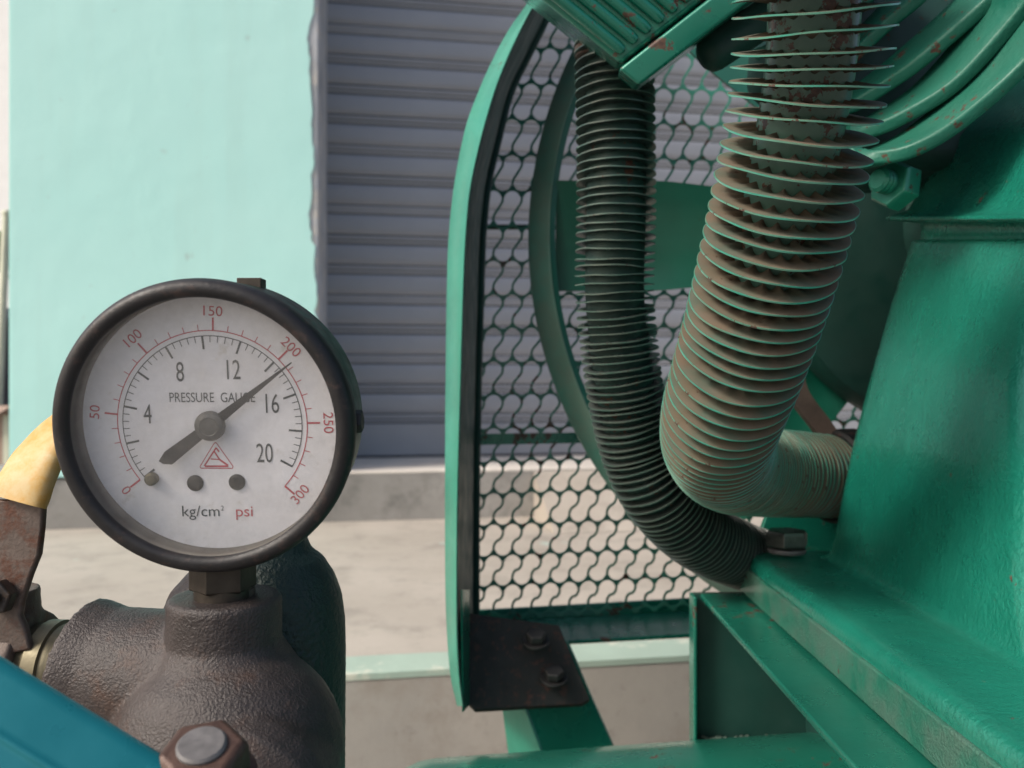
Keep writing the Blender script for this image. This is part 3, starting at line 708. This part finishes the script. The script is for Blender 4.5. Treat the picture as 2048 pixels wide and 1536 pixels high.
# blue-teal bar with a nut in the foreground
tb = empty('teal_bracket', P(300, 1700, .20), 'blurred blue teal painted bar crossing the lower left corner', 'bracket')
bd = .205
pa, pb = P(-160, 1222, bd), P(760, 1782, bd * .98)
ax = (pb - pa).normalized(); dn = Vector((.35, -.55, -1)); dn = (dn - ax * dn.dot(ax)).normalized(); up_ = ax.cross(dn).normalized()
pr = [(0, 0), (.0015, -.0022), (.0040, -.0032), (.0125, -.0030), (.0145, -.0042), (.0165, -.0030), (.032, -.0024), (.034, 0), (.032, .003), (.002, .003)]
mk('bar', *loft([[pa + dn * (u - .001) + up_ * (v if up_.y > 0 else -v) for u, v in pr], [pb + dn * (u - .001) + up_ * (v if up_.y > 0 else -v) for u, v in pr]]), M['teal'], tb, True, .0008)
na = Vector((.06, -.36, .92)).normalized(); nc = P(410, 1560, .208)
mk('nut', *hexnut(nc, na, .0112, .0108, .35, .16), M['nut'], tb, True, .0008)
mk('bolt_end', *lathe([(.0060, 0), (.0060, .0115), (.0054, .0121)], nc, na, 36), M['zinc'], tb, angle=20)
mk('washer', *lathe([(.0125, -.0018), (.0128, -.0012), (.0128, 0), (.0120, .0004)], nc, na, 40), M['nut'], tb)

# ------------------------------------------------------------------ pressure gauge
CB = P(402, 862, .26); nrm = Vector((.02, -math.cos(R(8)), -math.sin(R(8)))).normalized()
gx = Vector((1, .02, 0)); gx = (gx - nrm * gx.dot(nrm)).normalized(); gz = (-nrm).cross(gx) * -1; gz = gx.cross(-nrm) * 1
if gz.z < 0: gz = -gz
gz = (gz).normalized()
gauge = empty('pressure_gauge', CB - gz * .06, 'round pressure gauge with white dial and worn black bezel above the iron valve', 'pressure gauge')
mk('case', *lathe([(.020, -.037), (.040, -.036), (.0445, -.033), (.0460, -.028), (.0462, -.0085), (.0440, -.0085), (.0440, -.0125), (.0420, -.0125)], CB, nrm, 128, False), M['case'], gauge, True, angle=35)
mk('bezel', *lathe([(.0466, -.0095), (.0472, -.0088), (.0475, -.0050), (.0474, -.0032), (.0467, -.0013), (.0454, -.0001), (.0438, .0001), (.0426, -.0003), (.0419, -.0012), (.0416, -.0022), (.0422, -.0040), (.0455, -.0070), (.0466, -.0095)], CB, nrm, 160, False), M['bezel'], gauge, True, angle=60)
mk('bezel_wall', *lathe([(.0417, -.0024), (.0418, -.0040), (.0419, -.0068), (.0419, -.0112), (.0440, -.0112), (.0440, -.0045)], CB, nrm, 160, False), M['bezel_in'], gauge, True, angle=40)
DC = CB - nrm * .011
dial = mk('dial_face', *lathe([(.0427, -.0006), (.0427, 0)], DC, nrm, 128), M['dial'], gauge, False)
mk('glass', *lathe([(.0420, 0), (.0420, .0008)], CB - nrm * .0050, nrm, 128), M['glass'], gauge, False)
def ang_pts(a, r, h): return DC + nrm * h + gx * (r * math.cos(a)) + gz * (r * math.sin(a))
k = 7.227e-5
def loc(x, y, h=.0): return DC + nrm * h + gx * ((x - 789) * k) + gz * (-(y - 746) * k)
def quadline(p, q, w, h=.00012):
    t = (q - p).normalized(); s = t.cross(nrm).normalized() * (w / 2); return [p + s, q + s, q - s, p - s], [(0, 1, 2, 3)]
def tick(a, r0, r1, w, h=.00012):
    return quadline(ang_pts(a, r0, h), ang_pts(a, r1, h), w)
def arc(a0, a1, r, w, h=.0001, n=160):
    V, F = [], []
    for i in range(n + 1):
        a = a0 + (a1 - a0) * i / n; V += [ang_pts(a, r - w / 2, h), ang_pts(a, r + w / 2, h)]
    return V, [(2 * i, 2 * i + 1, 2 * i + 3, 2 * i + 2) for i in range(n)]
A0 = R(216.9); RA, BA = .0307, .0290
f_psi = lambda p: A0 - R(259.3) * p / 300
f_kg = lambda p: R(217.2) - R(246.3) * p / 20
def polyline(pts, w, h=.00012): return merge(*[quadline(loc(*a, h), loc(*b, h), w) for a, b in zip(pts, pts[1:])])
red = [arc(f_psi(0), f_psi(300), RA, .00033)]
for i in range(31):
    big = i % 5 == 0; red.append(tick(f_psi(i * 10), RA, RA + (.0042 if big else .0020), .00062 if big else .00026))
mk('red_scale', *merge(*red), M['red'], dial, False)
blk = [arc(f_kg(0), f_kg(20), BA, .0003)]
for i in range(51):
    big = i % 5 == 0; blk.append(tick(f_kg(i * .4), BA - (.0043 if big else .0021), BA, .00068 if big else .00026))
mk('black_scale', *merge(*blk), M['ink'], dial, False)
# triangular emblem
tri = [(797, 829), (803, 833), (872, 940), (868, 949), (726, 948), (722, 941), (791, 833), (797, 829)]
emb = [polyline(tri, .00026), polyline([(800, 852), (742, 938)], .0005), polyline([(745, 939), (850, 939)], .0006), polyline([(790, 870), (812, 908)], .0005), polyline([(812, 908), (850, 936)], .0006), polyline([(772, 905), (812, 908)], .0004), polyline([(800, 855), (812, 872)], .0005)]
mk('emblem', *merge(*emb), M['red'], dial, False)
def text(s, x, y, size, mat, rot=0., sx=1., name='numeral', h=.00013):
    """centre of the text at photo-zoom position x, y; size = cap height in metres"""
    cu = bpy.data.curves.new('t', 'FONT'); cu.body = s; cu.align_x = 'CENTER'; cu.align_y = 'CENTER'; cu.size = size / .70
    cu.resolution_u = 6
    o = bpy.data.objects.new('t', cu); sc.collection.objects.link(o)
    dg = bpy.context.evaluated_depsgraph_get(); dg.update(); me = bpy.data.meshes.new_from_object(o.evaluated_get(dg))
    bpy.data.objects.remove(o); c = loc(x, y, h); ca, sa = math.cos(rot), math.sin(rot)
    V = []
    ys = [v.co.y for v in me.vertices]; xs = [v.co.x for v in me.vertices]; my = (min(ys) + max(ys)) / 2; mx = (min(xs) + max(xs)) / 2
    for v in me.vertices:
        u, w_ = (v.co.x - mx) * sx, v.co.y - my; V.append(c + gx * (u * ca - w_ * sa) + gz * (u * sa + w_ * ca))
    F = [tuple(p.vertices) for p in me.polygons]
    return mk(name, V, F, mat, dial, False)
for s, x, y in (('4', 500, 697), ('8', 655, 506), ('12', 893, 496), ('16', 1060, 650), ('20', 1017, 878)): text(s, x, y, .0064, M['ink'], 0, .62)
for s, p, r_, flip in (('0', 0, .0366, 0), ('50', 50, .0381, 0), ('100', 100, .0372, 0), ('150', 150, .0370, 0), ('200', 200, .0366, 0), ('250', 250, .0376, 0), ('300', 300, .0362, 1)):
    a = f_psi(p) + (R(2) if p == 300 else 0); x = 789 + r_ * math.cos(a) / k; y = 746 - r_ * math.sin(a) / k
    text(s, x, y, .0032, M['red'], a - math.pi / 2 + (math.pi if flip else 0), 1.05)
text('PRESSURE  GAUGE', 793, 622, .0032, M['ink'], 0, .74, 'lettering')
text('kg/cm', 716, 1157, .0037, M['ink'], 0, 1.02, 'lettering'); text('2', 815, 1135, .0017, M['ink'], 0, .9, 'lettering'); text('psi', 914, 1160, .0037, M['red'], 0, 1.05, 'lettering')
for x, y in ((698, 1017), (887, 1013)):
    c = loc(x, y, .0001)
    scr = mk('dial_screw', *lathe([(.0027, 0), (.0027, .0003), (.0021, .0008), (.0012, .0009)], c, nrm, 28), M['dark_hole'], dial)
mk('stop_pin', *lathe([(.0021, 0), (.0021, .0018), (.0015, .0024)], loc(506, 995, 0), nrm, 24), M['brass'], dial)
nd_h = .0026
tip = loc(1162, 460, nd_h); hub = DC + nrm * nd_h; dr = (tip - hub).normalized(); sd_ = dr.cross(nrm).normalized(); Ln = (tip - hub).length
npoly = [(0, -.0017), (.004, -.0016), (Ln, -.0002), (Ln, .0002), (.004, .0016), (0, .0017), (-.0178, .0023), (-.0200, .0004), (-.0205, -.0012), (-.0170, -.0024)]
nd = mk('needle', *prism([hub + dr * a + sd_ * b for a, b in npoly], nrm * .0004), M['needle'], gauge, False)
mk('needle_hub', *lathe([(.0049, -.0004), (.0049, .0006), (.0045, .0013), (.0030, .0018), (.0028, .0016), (.0014, .0017)], hub, nrm, 40), M['hub'], nd)
mk('vent_plug', *hexnut(P(700, 843, .275), (1, 0, .02), .0040, .0042, .3), M['bezel'], gauge, True, .0003)
mk('lug', *box(P(473, 590, .278), (.0082, 0, 0), (0, .006, 0), (0, 0, .0058)), M['brass_dark'], gauge, True, .0003)
sc_ = P(446, 1165, .283)
mk('stem', *merge(lathe([(.0098, -.0022), (.0110, -.0016), (.0110, .0072), (.0098, .008)], sc_, (0, 0, 1), 6, True, .35), lathe([(.0095, -.0105), (.0095, .012)], sc_, (0, 0, 1), 32)), M['brass_dark'], gauge, True, .0004)
